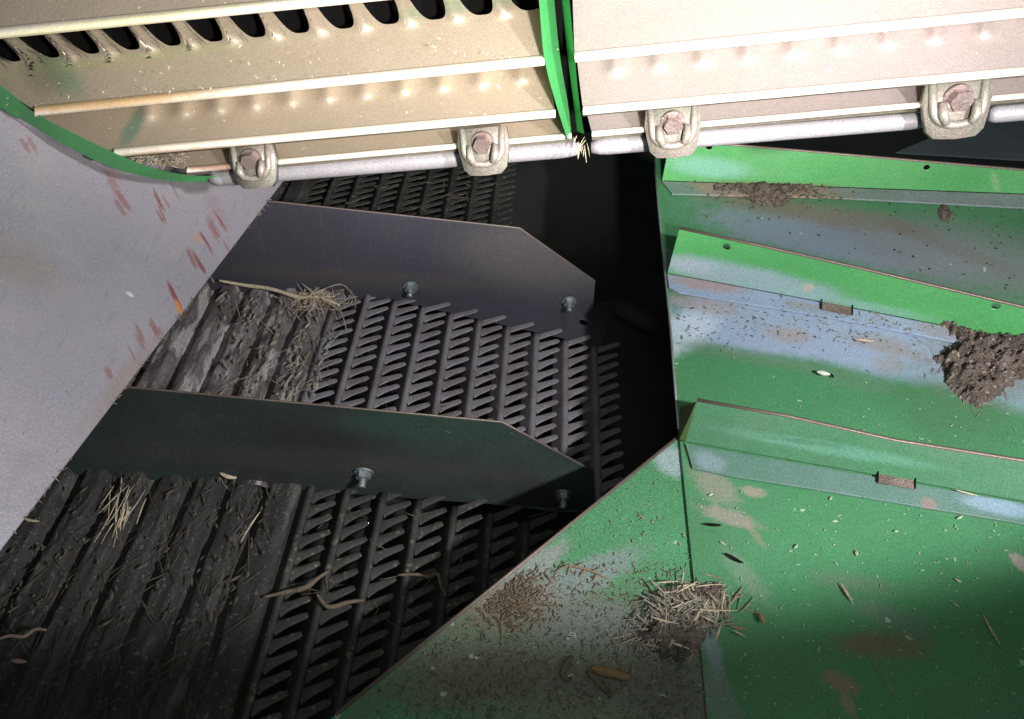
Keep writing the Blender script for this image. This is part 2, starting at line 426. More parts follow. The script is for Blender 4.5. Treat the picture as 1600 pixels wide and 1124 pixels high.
# dim side plate of the sieve frame at the right of the middle sieve
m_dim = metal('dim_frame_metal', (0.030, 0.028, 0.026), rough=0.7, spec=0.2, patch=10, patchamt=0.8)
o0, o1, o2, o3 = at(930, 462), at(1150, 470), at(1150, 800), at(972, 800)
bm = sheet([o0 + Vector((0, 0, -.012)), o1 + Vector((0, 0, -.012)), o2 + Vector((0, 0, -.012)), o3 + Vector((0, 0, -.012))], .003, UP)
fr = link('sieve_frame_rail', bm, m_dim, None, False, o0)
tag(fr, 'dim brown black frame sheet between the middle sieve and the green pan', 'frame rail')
b = bmesh.new()
q = [at(x, y, Vector((0, 0, .01))) for x, y in [(985, 482), (1030, 502), (1022, 522), (980, 510)]]
tube(b, [at(968, 480, Vector((0, 0, .02))), at(1030, 512, Vector((0, 0, .02)))], .014, 12)
tag(link('rubber_bushing', b, m_dim, None, True), 'barely visible dark cylinder lying beside the rear divider foot', 'bushing')

# ------------------------------------------------------------------ green return pan (right)
SH = (0.12, 0.14, 0.15)
panblobs = [
    # upper floor
    (1330, 375, 260, 45, 40, (0.17, 0.20, 0.26), .85, .5, .9), (1500, 400, 180, 40, 60, (0.15, 0.16, 0.16), .6, .6, .8),
    (1120, 420, 90, 20, 30, GREYB, .6, .6, .8),
    # the grey blue band below the middle ledge
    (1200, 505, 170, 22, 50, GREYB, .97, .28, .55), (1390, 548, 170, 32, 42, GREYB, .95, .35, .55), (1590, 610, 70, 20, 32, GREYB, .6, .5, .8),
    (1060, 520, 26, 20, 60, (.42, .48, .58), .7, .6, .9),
    (1230, 523, 34, 8, 14, (.26, .20, .17), .6, .5, 1.5), (1095, 475, 60, 10, 14, (.26, .20, .19), .55, .5, 1.5), (1380, 540, 60, 14, 12, (.22, .18, .15), .55, .5, 1.6),
    (1385, 570, 26, 6, 12, (.24, .22, .2), .5, .5, 1.2),
    # green floor below
    (1190, 560, 140, 26, 10, (.09, .16, .10), .6, .7, 1.3), (1480, 640, 110, 30, 50, (.05, .13, .06), .6, .8, 1.3),
    (1540, 560, 90, 14, 60, (.14, .12, .10), .55, .7, 1.4), (1250, 330, 150, 26, 16, (.15, .12, .09), .75, .7, 1.5), (1450, 372, 150, 60, 12, (.13, .13, .10), .5, .8, 1.2),  # slanting brown dirt patch also paints the soft shadow on the upper tray
    (1330, 595, 60, 12, 14, (.08, .16, .10), .5, .6, 1.2),
    # lower floor
    (1120, 760, 30, 30, 22, (.20, .19, .16), .7, .6, 1.6), (1175, 768, 20, 4, 8, (.24, .20, .17), .8, .5, 1.6),
    (1140, 808, 45, 14, 12, (.22, .19, .17), .75, .5, 1.3), (1180, 835, 16, 22, 6, (.22, .17, .13), .4, .5, 1.5),
    (1340, 752, 60, 16, 6, (.18, .18, .15), .4, .6, 1.6), (1165, 900, 34, 40, 16, (.12, .19, .13), .6, .7, 1.2), (1595, 880, 14, 16, 10, (.28, .24, .22), .8, .4, 1.4),
    (1375, 1010, 70, 4, 22, (.13, .10, .06), .75, .6, 1.4), (1390, 965, 60, 20, 16, (.11, .15, .12), .5, .7, 1.6), (1310, 1065, 30, 12, 16, (.20, .14, .09), .8, .5, 1.6), (1325, 1100, 10, 22, 9, (.22, .17, .12), .7, .5, 1.3),
    (1110, 1000, 14, 60, 12, (.17, .22, .24), .8, .6, .9), (1125, 1090, 20, 50, 22, (.13, .16, .14), .7, .7, 1.2),
    (1330, 910, 60, 10, 14, (.10, .14, .10), .5, .7, 1.6), (1500, 900, 60, 16, 20, (.04, .15, .06), .6, .7, 1.4),
]
m_pan = metal('patchy_green_pan_paint', GREEN, GREEN2, rough=0.42, patch=5, patchamt=0.6, grain=0.13, blobs=panblobs, plane=PAN, bump=0.15,
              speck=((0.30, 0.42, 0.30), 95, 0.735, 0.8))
pan_root = thing('green_pan', pan(1300, 700), 'large green painted pan at the right with three raised ledges and blue grey patches', 'pan')
A_ = [pan(1036, 215), pan(1018, 215), pan(1028, 330), pan(1047, 520), pan(1062, 690), pan(1106, 1128), pan(1118, 1260), pan(1900, 1300), pan(1900, 318), pan(1037, 284)]
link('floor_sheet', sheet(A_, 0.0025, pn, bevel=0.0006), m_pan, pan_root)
# edge lip of thin bright metal along the left border of the pan
m_lip = metal('pan_edge_metal', (0.22, 0.25, 0.24), rough=0.4, met=0.5, grain=.15)
b = bmesh.new(); tube(b, [pan(1019, 215, .001), pan(1029, 330, .001), pan(1048, 520, .001), pan(1060, 672, .001)], .0014, 8)
link('rolled_edge', b, m_lip, pan_root, True)

dirtblobs = [
    (870, 1020, 330, 60, 130, (.105, .115, .085), .85, .5, .9), (980, 900, 60, 90, 60, (.04, .21, .08), .0, .5, .9),
    (905, 905, 90, -40, 26, (.15, .18, .18), .75, .5, .9), (830, 890, 60, -46, 18, (.19, .20, .20), .8, .5, .9), (960, 985, 130, 10, 40, (.13, .15, .14), .8, .5, .9),
    (800, 940, 60, -10, 40, (.16, .125, .085), .75, .6, 1.4), (720, 1060, 130, -20, 40, (.10, .085, .06), .65, .6, 1.6), (920, 1060, 120, 10, 30, (.10, .095, .075), .6, .6, 1.4),
    (600, 1090, 70, -40, 20, (.06, .10, .06), .6, .6, 1), (1050, 720, 18, 20, 22, (.24, .30, .32), .8, .6, .8), (1040, 1090, 60, 20, 60, (.07, .08, .065), .7, .7, .9),
]
planeB = (PAN[0] - pn * 0.0035, pn)
m_panB = metal('dusty_green_pan_paint', (0.050, 0.185, 0.08), GREEN2, rough=0.5, patch=6, patchamt=0.4, grain=0.2, blobs=dirtblobs, plane=planeB, bump=0.5,
               speck=((0.30, 0.36, 0.27), 110, 0.70, 0.8))
def panb(px, py, off=0.0): return at(px, py, *planeB) + pn * off
B_ = [panb(1062, 681), panb(525, 1116), panb(430, 1200), panb(1135, 1260), panb(1110, 1100), panb(1075, 760), panb(1070, 700)]
sB = link('apron_sheet', sheet(B_, 0.003, pn, bevel=0.0006), m_panB, pan_root)
sB['label'] = 'dusty triangular green sheet left of the seam, brown with chaff'
b = bmesh.new()
tube(b, [panb(1060, 683, .0006), panb(525, 1117, .0006)], .0016, 8)
link('cut_edge', b, m_edge, pan_root, True)
# seam line: the edge of the floor sheet is 6 mm above the apron: add rusty cut edge
b = bmesh.new(); tube(b, [pan(1068, 702, -.0012), pan(1084, 862, -.0012), pan(1106, 1128, -.0012)], .0011, 6)
link('seam_edge', b, m_edge, pan_root, True)

def ledge(label, fold, top, flange, mat, matf, holes=(), lean=0.25, side=None):
    f = [pan(*p, .0035) for p in fold]
    d = (f[-1] - f[0]).normalized(); n = d.cross(pn).normalized()
    if n.y > 0: n = -n
    nn = (n + pn * lean).normalized()
    pl = (f[0], nn)
    tp = [at(x, y, *pl) for x, y in top]
    up = d.cross(nn); up = -up if up.z < 0 else up
    hs = [ring(at(x, y, *pl), d * r, up * r * .9, 16) for x, y, r in holes]
    root = link('ledge', sheet(f + tp, .0028, nn, hs, bevel=.0006), mat, pan_root)
    if label: root['label'] = label
    fl = [pan(*p, .0030) for p in flange]
    link('flange', sheet(fl, .0025, pn, bevel=.0006), matf, root)
    b = bmesh.new(); tube(b, [t + nn * -.0014 + up * .0004 for t in tp], .0019, 6)
    link('cut_edge', b, m_edge, root, True)
    return pl, d, up, nn, root
def ledge_plane(fold, lean):
    f = [pan(*p, .0035) for p in fold]
    d = (f[-1] - f[0]).normalized(); n = d.cross(pn).normalized()
    if n.y > 0: n = -n
    return f[0], (n + pn * lean).normalized()
LG = (0.065, 0.26, 0.080)
f1 = [(1034, 286), (1760, 313)]
p1 = ledge_plane(f1, .25)
m_l1 = metal('green_ledge_paint_upper', LG, (0.05, 0.22, 0.07), rough=0.4, patch=5, patchamt=0.5, grain=0.12, bump=.2, plane=p1,
             blobs=[(1110, 262, 60, 6, 14, (.16, .34, .28), .7, .8, .8), (1555, 285, 5, 16, 5, (.18, .30, .14), .6, .6, 1), (1240, 292, 110, 6, 6, (.10, .14, .06), .8, .7, 1.2)])
m_f1 = metal('dirty_grey_flange', (0.17, 0.20, 0.21), (0.11, 0.15, 0.12), rough=0.6, patch=10, patchamt=.7, grain=.2, bump=.5, plane=PAN,
             blobs=[(1190, 300, 110, 8, 16, (.22, .16, .12), .9, .5, 1.2), (1060, 300, 30, 6, 12, (.10, .18, .14), .7, .6, 1)])
L1 = ledge('upper ledge, bright green, in front of the black gap', f1, [(1760, 281), (1600, 267), (1160, 229), (1046, 222)],
      [(1034, 286), (1760, 313), (1760, 340), (1600, 328), (1300, 312), (1050, 306)], m_l1, m_f1, [(1448, 262, .0035), (1108, 230, .004)], .25)
f2 = [(1042, 431), (1120, 445), (1290, 477), (1567, 531), (1760, 566)]
p2 = ledge_plane(f2, .2)
m_l2 = metal('green_ledge_paint_middle', LG, (0.05, 0.23, 0.08), rough=0.4, patch=5, patchamt=0.5, grain=0.12, bump=.2, plane=p2,
             blobs=[(1150, 433, 160, 34, 20, (.22, .29, .33), .85, .55, .6), (1263, 451, 9, 2, 7, (.34, .30, .24), .8, .5, 1.2), (1300, 470, 140, 26, 8, (.18, .30, .28), .6, .8, .8), (1075, 415, 40, 6, 12, (.30, .34, .38), .5, .7, .8)])
m_f2 = metal('blue_grey_flange', GREYB, (0.17, 0.22, 0.29), rough=0.5, patch=12, patchamt=.5, grain=.15, bump=.4, plane=PAN,
             blobs=[(1100, 447, 60, 10, 10, (.26, .20, .19), .85, .5, 1.2), (1250, 480, 30, 6, 5, (.2, .17, .14), .5, .5, 1.5), (1470, 520, 40, 8, 12, (.2, .17, .14), .5, .5, 1.5)])
L2 = ledge('middle ledge, bright green fading to blue grey at its left end', f2, [(1760, 520), (1600, 482), (1340, 420), (1180, 384), (1061, 358)],
      [(1042, 431), (1120, 445), (1290, 477), (1567, 531), (1760, 566), (1760, 588), (1493, 538), (1300, 500), (1060, 460), (1045, 452)], m_l2, m_f2,
      [(1135, 386, .0042), (1556, 479, .0038)], .2)
f3 = [(1070, 694), (1360, 745), (1600, 788), (1760, 816)]
p3 = ledge_plane(f3, .65)
m_l3 = metal('green_ledge_paint_lower', (0.045, 0.15, 0.07), (0.055, 0.13, 0.08), rough=0.4, patch=8, patchamt=0.7, grain=0.13, bump=.1, plane=p3,
             blobs=[(1290, 700, 150, 26, 9, (.10, .25, .18), .6, .7, 1.2), (1250, 690, 60, 8, 4, (.03, .10, .05), .5, .7, 1.8)])
m_f3 = metal('worn_teal_flange', (0.070, 0.150, 0.115), (0.10, 0.165, 0.15), rough=0.45, patch=10, patchamt=.8, grain=.14, bump=.3, plane=PAN,
             blobs=[(1560, 795, 60, 12, 12, (.2, .28, .36), .8, .6, .8), (1450, 790, 10, 6, 9, (.22, .16, .14), .8, .5, 1.4), (1110, 725, 22, 10, 12, (.18, .24, .28), .6, .6, 1.2)])
L3 = ledge('lower ledge, duller green with a teal worn fold', f3, [(1760, 757), (1600, 722), (1400, 690), (1230, 652), (1089, 627)],
      [(1070, 696), (1360, 747), (1600, 790), (1760, 818), (1760, 856), (1587, 820), (1300, 772), (1141, 747), (1081, 734)], m_l3, m_f3, [], .65)
# end gusset of the lower ledge (small dark green triangle)
g = [pan(1061, 690, .003), L3[0][0] + Vector((0, 0, 0)), at(1088, 628, *L3[0]), pan(1063, 640, .003)]
link('gusset', sheet([g[0], g[1], g[2], g[3]], .002), metal('dark_olive_gusset', (0.06, 0.10, 0.03), rough=.5), pan_root)
# tab slots in the folds
m_dirt = metal('dry_dirt', (0.115, 0.095, 0.080), (0.050, 0.042, 0.035), rough=0.95, spec=.1, patch=60, patchamt=.9, grain=.3, bump=1.0, bscale=350,
               speck=((0.32, 0.27, 0.2), 160, 0.64, 0.7))
m_dirt2 = metal('pale_slot_dirt', (0.17, 0.14, 0.12), (0.10, 0.08, 0.065), rough=0.95, spec=.1, patch=60, patchamt=.9, grain=.3, bump=1.0)
m_black = metal('slot_shadow_metal', (0.006, 0.007, 0.006), rough=.9, spec=.05)
for px, py, w, h, L, dx in [(1306, 487, 24, 6, L2, .19), (1398, 756, 29, 8, L3, .174)]:
    q = [pan(px - w, py - w * dx - h, .0048), pan(px + w, py + w * dx - h, .0048), pan(px + w, py + w * dx + h, .0048), pan(px - w, py - w * dx + h, .0048)]
    o = link('tab_slot', sheet(q, .0012, pn), m_dirt2, L[4])
    for k in (0, 1):
        a = q[0] if k == 0 else q[1]; bb = q[3] if k == 0 else q[2]
        b = bmesh.new(); tube(b, [a + pn * .002 + (a - bb) * .3, bb + pn * .0005], .0006, 6); link('slot_shadow_strip', b, m_black, o)  # near-black strips paint the shadow at the slot ends

# ------------------------------------------------------------------ ribbed concave panels (top)
def dscale(x): return 1.0 / (1.333 + (x / 1600.0) * 0.333)
def D(px, py, s): return P(px, py, dscale(px) * s)
KA = 0.333 / 1600
def tx(x): return x / (1.333 + KA * x)            # world distance along the rail is linear in this
def xt(t): return 1.333 * t / (1 - KA * t)
RAIL = {-1: (-74, -.105, .84), 0: (50, -.10, .88), 1: (178, -.10, .92), 2: (254, -.09, .96), 3: (291, -.089, 1.0)}
def ry(i, x): return RAIL[i][0] + RAIL[i][1] * x
DB = [(60, 115, 40, 30, 22, (.14, .25, .14), .7, .7, 1), (190, 205, 16, -30, 14, (.12, .24, .18), .8, .7, 1), (130, 92, 320, -30, 9, (.30, .36, .16), .3, .7, 1.5), (20, 110, 40, 30, 30, (.16, .16, .11), .5, .8, 1), (700, 20, 90, -10, 10, (.2, .32, .2), .5, .8, 1.2)]
DP = (D(400, 150, .95), (EYE - D(400, 150, .95)).normalized())
m_drum = metal('bare_ribbed_steel', (0.38, 0.325, 0.255), (0.32, 0.28, 0.22), blobs=DB, plane=DP, rough=0.40, met=0.55, patch=9, patchamt=.6, grain=.08, bump=.35, bscale=300,
               speck=((0.7, 0.64, 0.5), 150, 0.71, 0.7), roughvar=.06)
m_drumR = metal('bare_ribbed_steel_pinkish', (0.36, 0.315, 0.315), (0.32, 0.29, 0.265), rough=0.40, met=0.55, patch=8, patchamt=.6, grain=.08, bump=.35, bscale=300,
                speck=((0.75, 0.7, 0.6), 150, 0.72, 0.6), roughvar=.06)
m_liph = metal('highlight_rib_edge', (0.80, 0.76, 0.68), (0.72, 0.66, 0.55), blobs=[(150, 160, 190, -16, 12, (.52, .34, .16), .9, .8, .8), (290, 245, 120, -10, 12, (.45, .30, .19), .9, .7, .8), (340, 262, 60, -4, 9, (.42, .25, .18), .9, .6, .8), (100, 42, 300, -30, 12, (.62, .60, .30), .6, .8, .8)], plane=DP, rough=0.34, met=0.35, patch=10, patchamt=.6, grain=.08, bump=.25)  # pale base colour paints the blown highlight along the rolled lips
m_gcov = metal('bright_green_end_paint', (0.11, 0.50, 0.17), (0.10, 0.44, 0.15), rough=.38, patch=8, grain=.1, bump=.2)
m_brk = metal('greenish_worn_bracket', (0.20, 0.20, 0.165), (0.25, 0.205, 0.19), rough=.42, met=.3, patch=45, patchamt=.9, grain=.15, bump=.5)
m_bltp = metal('pinkish_bolt', (0.24, 0.185, 0.18), (0.18, 0.14, 0.12), rough=.34, met=.6, patch=60, grain=.1, bump=.5)

def strip(i, xl, xr, dimx, slot=None, mat=None, root=None, topi=None):
    """face between the underside of rail i-1 and the lip of rail i"""
    up = i - 1
    s_lip = RAIL[i][2]; s_top = RAIL[up][2] + 0.075
    bm = bmesh.new(); rows = []
    tl0, tr0 = tx(xl[0]), tx(xr[0]); tl1, tr1 = tx(xl[1]), tx(xr[1])
    NX = 420; NV = 26
    for j in range(NV + 1):
        v = j / NV; row = []
        for k in range(NX + 1):
            u = k / NX
            t = (tl0 + (tl1 - tl0) * v) * (1 - u) + (tr0 + (tr1 - tr0) * v) * u
            x = xt(t)
            yt = ry(up, x) - 6; yl = ry(i, x)
            vv = v
            if slot:
                # scalloped top edge: deep U notches between the fingers
                best = min(abs(x - sx_) for sx_, _ in slot); j_ = min(range(len(slot)), key=lambda q: abs(x - slot[q][0]))
                hw = slot[j_][1]
                notch = 0
                if best < hw: notch = (1 - (best / hw) ** 3.4) ** .5
                v0 = 0.41 * notch
                vv = v + v0 * max(0, 1 - v / .9) ** 2
            y = yt + (yl - yt) * vv
            s = s_top + (s_lip - s_top) * (vv ** 1.0)
            b = 0
            for dx_ in dimx:
                # teardrop emboss, long towards the top
                ddx = (x - dx_ - (0)) / 17.0
                if abs(ddx) > 2.2: continue
                yy = y - ry(up, x)
                yc = 24 if not slot else 44
                ddy = (yy - yc) / (13.0 if yy > yc else 34.0)
                b = max(b, math.exp(-(ddx * ddx) * 1.5 - max(0, ddy) ** 2 * 1.6 if ddy > 0 else -(ddx * ddx) * 1.5 - ddy * ddy * .35))
            s -= (0.010 if slot else 0.009) * b
            sk = 0
            if slot: sk = -(1.0 * math.exp(-x / 350) + .35) * max(0, (ry(up, x) + 50) - y)
            row.append(D(x + sk, y, s))
        rows.append(row)
    gridmesh(bm, rows)
    f = link('rib_face', bm, mat, root, True)
    # rolled lip
    bm = bmesh.new(); rows = []
    for k in range(9):
        a = -0.9 + k / 8 * (math.pi + .6)
        row = []
        for q in range(61):
            t = tl1 * (1 - q / 60) + tr1 * q / 60; x = xt(t)
            r = {0: 9.5, 1: 8.5, 2: 7.0, 3: 5.0}[i]
            y = ry(i, x) + r * .2 - math.cos(a) * r * 1.0
            row.append(D(x, y, s_lip - .004 - math.sin(a) * r / F * 1.6))
        rows.append(row)
    gridmesh(bm, rows)
    # return under the lip
    rows = []
    for k in range(4):
        row = []
        for q in range(61):
            t = tl1 * (1 - q / 60) + tr1 * q / 60; x = xt(t)
            row.append(D(x, ry(i, x) + 10 - k * 4, s_lip + .002 + k * .028))
        rows.append(row)
    gridmesh(bm, rows)
    link('rolled_lip', bm, m_liph, f, True)
    return f
cL = thing('ribbed_panel', D(450, 200, .97), 'left ribbed steel panel with black slots between its fingers at the top and rolled edges', 'ribbed panel', 'ribbed panels across the top')
cR = thing('ribbed_panel', D(1250, 130, .97), 'right ribbed steel panel, brightest and overexposed, right of the green divider', 'ribbed panel', 'ribbed panels across the top')
def series(x0, step_t, x_end, x_start=-400):
    o = []; t = tx(x0)
    while xt(t) > x_start: t -= step_t
    t += step_t
    while xt(t) < x_end: o.append(xt(t)); t += step_t
    return o
st1 = (tx(814) - tx(230)) / 10.0
st0 = (tx(787) - tx(105)) / 10.0
d0 = series(105, st0, 835, 60); d0 = [x for x in d0 if x > 90]
sl = [(x + 26 + 18, 20 + (x / 100)) for x in series(105 - 62, st0, 800, -60)]
strip(0, (-200, -200), (838, 840), [], None, m_drum, cL)
strip(1, (-120, 54), (842, 851), d0, sl, m_drum, cL)
strip(2, (5, 178), (853, 868), series(230, st1, 840, 220), None, m_drum, cL)
strip(3, (120, 292), (869, 893), [], None, m_drum, cL)
strip(0, (893, 893), (1800, 1800), [], None, m_drumR, cR)
strip(1, (893, 898), (1800, 1800), series(961, (tx(1540) - tx(961)) / 8, 1700, 900), None, m_drumR, cR)
strip(2, (900, 911), (1800, 1800), series(961, (tx(1540) - tx(961)) / 8, 1700, 940), None, m_drumR, cR)
strip(3, (914, 925), (1800, 1800), [], None, m_drumR, cR)
# black backing added behind slots and divider gap, shade put into its colour
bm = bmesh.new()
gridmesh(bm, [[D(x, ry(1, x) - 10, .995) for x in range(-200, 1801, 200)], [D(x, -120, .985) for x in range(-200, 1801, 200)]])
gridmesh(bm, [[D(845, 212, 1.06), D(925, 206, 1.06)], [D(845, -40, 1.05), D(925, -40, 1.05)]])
link('shade_backing', bm, metal('shade_black', (0.004, 0.004, 0.004), rough=.9, spec=.03), cL)
# tubes along the bottom
m_tube = metal('grey_tube_paint', (0.27, 0.255, 0.28), (0.24, 0.24, 0.24), rough=.45, met=.2, patch=10, grain=.13, bump=.3)
def ytube(x): return 306.6 - .082 * x
for root, segs in ((cL, [(330, 905)]), (cR, [(924, 1448), (1545, 1800)])):
    for a, c in segs:
        b = bmesh.new(); pts = []; rad = []
        for k in range(41):
            x = a + (c - a) * k / 40
            pts.append(D(x, ytube(x), 1.03))
            e = min(k, 40 - k)
            rad.append(.0075 * dscale(x) / .65 * (0.7 if e == 0 else 0.92 if e == 1 else 1))
        tube(b, pts, rad, 16); link('bottom_tube', b, m_tube, root, True)
    # green painted ledge strip between lip and tube
    a, c = (330, 895) if root is cL else (925, 1800)
    b = bmesh.new()
    gridmesh(b, [[D(x, ry(3, x) + 4, 1.0) for x in [a + (c - a) * k / 20 for k in range(21)]],
                 [D(x, ry(3, x) + 10, 1.02) for x in [a + (c - a) * k / 20 for k in range(21)]],
                 [D(x, ry(3, x) + 15, 1.05) for x in [a + (c - a) * k / 20 for k in range(21)]]])
    link('lower_flange', b, m_brk, root, True)
# brackets with bolts
def bracket(px, py, sc, root, fade):
    dd = dscale(px); u = (D(px + 40, py - 3.4, 1.0) - D(px - 40, py + 3.4, 1.0)).normalized()
    C = D(px, py, .985)
    w = (EYE - C).normalized(); w = (w - u * w.dot(u)).normalized(); v = w.cross(u); 
    if v.dot(ROT @ Vector((0, 1, 0))) < 0: v = -v
    k = dd / F * sc
    out = [(-37, 34), (-40, 10), (-36, -12), (-33, -26), (-24, -35), (0, -37), (24, -35), (33, -26), (36, -12), (40, 10), (37, 34)]
    b = bmesh.new(); prism(b, C - w * .004, u, v, w, [(x * k, y * k) for x, y in out], .008); bevel_all(b, .002, 3)
    br = link('clamp_bracket', b, m_brk, root, True)
    # horseshoe rim
    b = bmesh.new(); pts = []
    for i in range(17):
        a = math.pi * i / 16
        pts.append(C + u * (-29 * k * math.cos(a)) + v * ((2 - 22 * math.sin(a)) * k) + w * .006)
    pts = [C + u * (-31 * k) + v * (34 * k) + w * .003] + pts + [C + u * (31 * k) + v * (34 * k) + w * .003]
    tube(b, pts, 5.2 * k, 10); link('horseshoe_rim', b, m_brk, br, True)
    b = bmesh.new()
    for sgn in (-1, 1):
        tube(b, [C + u * (sgn * 20 * k) + v * (8 * k) + w * .008, C + u * (sgn * 19 * k) + v * (-8 * k) + w * .011, C + u * (sgn * 14 * k) + v * (-19 * k) + w * .010], [5 * k, 6.5 * k, 4 * k], 10)
    link('clamp_jaw', b, m_brk, br, True)
    b = bmesh.new(); az = (w * .8 + v * -.35).normalized(); ay = az.cross(u)
    prism(b, C + v * (13 * k) + w * .002, u, ay, az, [(x * k, y * k) for x, y in circ(18, 20)], .003)
    prism(b, C + v * (13 * k) + w * .004, u, ay, az, [(x * k, y * k) for x, y in hexo(13.5)], .010); bevel_all(b, .0016, 3)
    link('hex_bolt', b, m_bltp, br)
bracket(399, 260, .92, cL, 0); bracket(757, 236, 1.0, cL, 0); bracket(1051, 206, 1.06, cR, 0); bracket(1492, 170, 1.22, cR, 0)
# green end plates / divider
def ribbon(ptsA, ptsB, thick=.003):
    b = bmesh.new(); n = len(ptsA)
    gridmesh(b, [ptsA, ptsB])
    r = bmesh.ops.solidify(b, geom=b.faces[:], thickness=thick)
    return b
def lerp_list(l, n=70):
    out = []
    for i in range(n + 1):
        t = i / n * (len(l) - 1); k = min(int(t), len(l) - 2); f = t - k
        # catmull-rom for smoothness
        p0 = l[max(k - 1, 0)]; p1 = l[k]; p2 = l[k + 1]; p3 = l[min(k + 2, len(l) - 1)]
        out.append(tuple(0.5 * (2 * b_ + (c_ - a_) * f + (2 * a_ - 5 * b_ + 4 * c_ - d_) * f * f + (3 * b_ - a_ - 3 * c_ + d_) * f ** 3) for a_, b_, c_, d_ in zip(p0, p1, p2, p3)))
    return out
upl = lerp_list([(-120, 60, .87), (0, 134, .89), (51, 174, .905), (110, 206, .92), (183, 241, .94), (237, 262, .96), (300, 274, 1.01), (400, 276, 1.02)])
lol = lerp_list([(-120, 90, .93), (0, 169, .94), (40, 190, .95), (95, 224, .96), (160, 256, .98), (215, 274, .99), (280, 284, 1.03), (400, 284, 1.035)])
o = link('green_end_rim', ribbon([D(*p) for p in upl], [D(*p) for p in lol], .004), m_gcov, cL, False)
dv = thing('green_divider', D(880, 110, .97), 'pair of bright green plates with a black gap, between the two ribbed panels', 'divider plate')
def plate(a, b_, nm):
    link(nm, ribbon([D(*p) for p in lerp_list(a)], [D(*p) for p in lerp_list(b_)], .002), m_gcov, dv, False)
plate([(836, -40, .84), (842, 0, .865), (850, 88, .90), (868, 160, .935), (887, 219, .98)],
      [(862, -40, .93), (866, 0, .94), (875, 88, .965), (887, 160, .99), (894, 217, 1.01)], 'green_plate')
plate([(874, -40, .93), (878, 0, .94), (887, 88, .965), (896, 160, .99), (902, 205, 1.01)],
      [(888, -40, .84), (890, 0, .865), (898, 88, .90), (905, 160, .935), (913, 210, .98)], 'green_plate')
# inner edge sheet of the right panel (greenish reflection side)
# ------------------------------------------------------------------ dim parts in the gap at the upper right
b = sheet([P(1560, 170, 1.9), P(1800, 150, 1.9), P(1800, 262, 1.75), P(1400, 238, 1.75)], .004)
tag(link('far_panel', b, metal('far_dim_panel', (0.13, 0.16, 0.17), rough=.5, grain=.2), None), 'dim grey panel deep in the gap above the upper green ledge', 'metal panel')

# ------------------------------------------------------------------ debris
m_straw = metal('dry_straw', (0.42, 0.36, 0.26), (0.30, 0.24, 0.17), rough=.75, spec=.2, patch=80, patchamt=.9, grain=.15, bump=.5)
m_strawg = metal('grey_straw', (0.24, 0.22, 0.18), (0.14, 0.125, 0.10), rough=.8, spec=.2, patch=80, patchamt=.9, grain=.2, bump=.5)
m_husk = metal('dark_husk', (0.085, 0.070, 0.05), (0.14, 0.11, 0.075), rough=.8, spec=.2, patch=90, patchamt=.9, grain=.2, bump=.6)
m_huskd = metal('shaded_husk', (0.050, 0.044, 0.033), (0.085, 0.072, 0.052), rough=.85, spec=.15, patch=90, patchamt=.9, grain=.2, bump=.6)  # husk colour darkened to paint the shade over the front panel
m_chip = metal('pale_green_chips', (0.22, 0.33, 0.21), (0.34, 0.34, 0.25), rough=.7, spec=.2, patch=90, patchamt=.9, grain=.15)
m_leaf = metal('dry_leaf', (0.22, 0.145, 0.075), (0.14, 0.10, 0.055), rough=.7, spec=.2, patch=70, patchamt=.8, grain=.15, bump=.6)
def stem(bm, c, n, L, w, ang, tilt=0.1, bend=.3, flat=.45, rr=R):
    a = n.orthogonal().normalized(); b_ = n.cross(a)
    d = a * math.cos(ang) + b_ * math.sin(ang); s = n.cross(d)
    k = 4; prev = None
    t0 = rr.uniform(-tilt, tilt)
    for i in range(k + 1):
        t = i / k - .5
        cc = c + d * (L * t) + s * (bend * L * (t * t - .1)) + n * (L * t * t0 + w * .5)
        ww = w * (1 - .8 * abs(t) * 1.6) * .42
        q = [bm.verts.new(cc + s * ww), bm.verts.new(cc + n * ww * flat * 2), bm.verts.new(cc - s * ww), bm.verts.new(cc - n * ww * flat * 2)]
        if prev:
            for j in range(4): bm.faces.new((prev[j], prev[(j + 1) % 4], q[(j + 1) % 4], q[j]))
        else: bm.faces.new(q[::-1])
        prev = q
    bm.faces.new(prev)
def dirang(n, v):
    a = n.orthogonal().normalized(); b_ = n.cross(a)
    return math.atan2(v.dot(b_), v.dot(a))
def scatter(name, label, n, cen, spread, surf, nrm, Lr, wr, mat, cat, pile=0.0, seed=1, angv=None, angs=3.14, shape='gauss', kind='stuff', tilt=.4, clip=None):
    rr = random.Random(seed); bm = bmesh.new(); k = 0
    base = dirang(nrm, angv) if angv is not None else 0
    while k < n:
        if shape == 'gauss': x = rr.gauss(cen[0], spread[0]); y = rr.gauss(cen[1], spread[1])
        else: x = rr.uniform(cen[0] - spread[0], cen[0] + spread[0]); y = rr.uniform(cen[1] - spread[1], cen[1] + spread[1])
        if clip and not clip(x, y): continue
        r2 = ((x - cen[0]) / max(spread[0], 1)) ** 2 + ((y - cen[1]) / max(spread[1], 1)) ** 2
        off = pile * math.exp(-r2 * .6) * rr.random()
        L = rr.uniform(*Lr) * (rr.random() * .5 + .5)
        stem(bm, surf(x, y) + nrm * off, nrm, L, rr.uniform(*wr), base + rr.uniform(-angs, angs), tilt if pile else .04, rr.uniform(-.16, .16), rr=rr)
        k += 1
    o = link(name, bm, mat)
    return tag(o, label, cat, kind=kind)
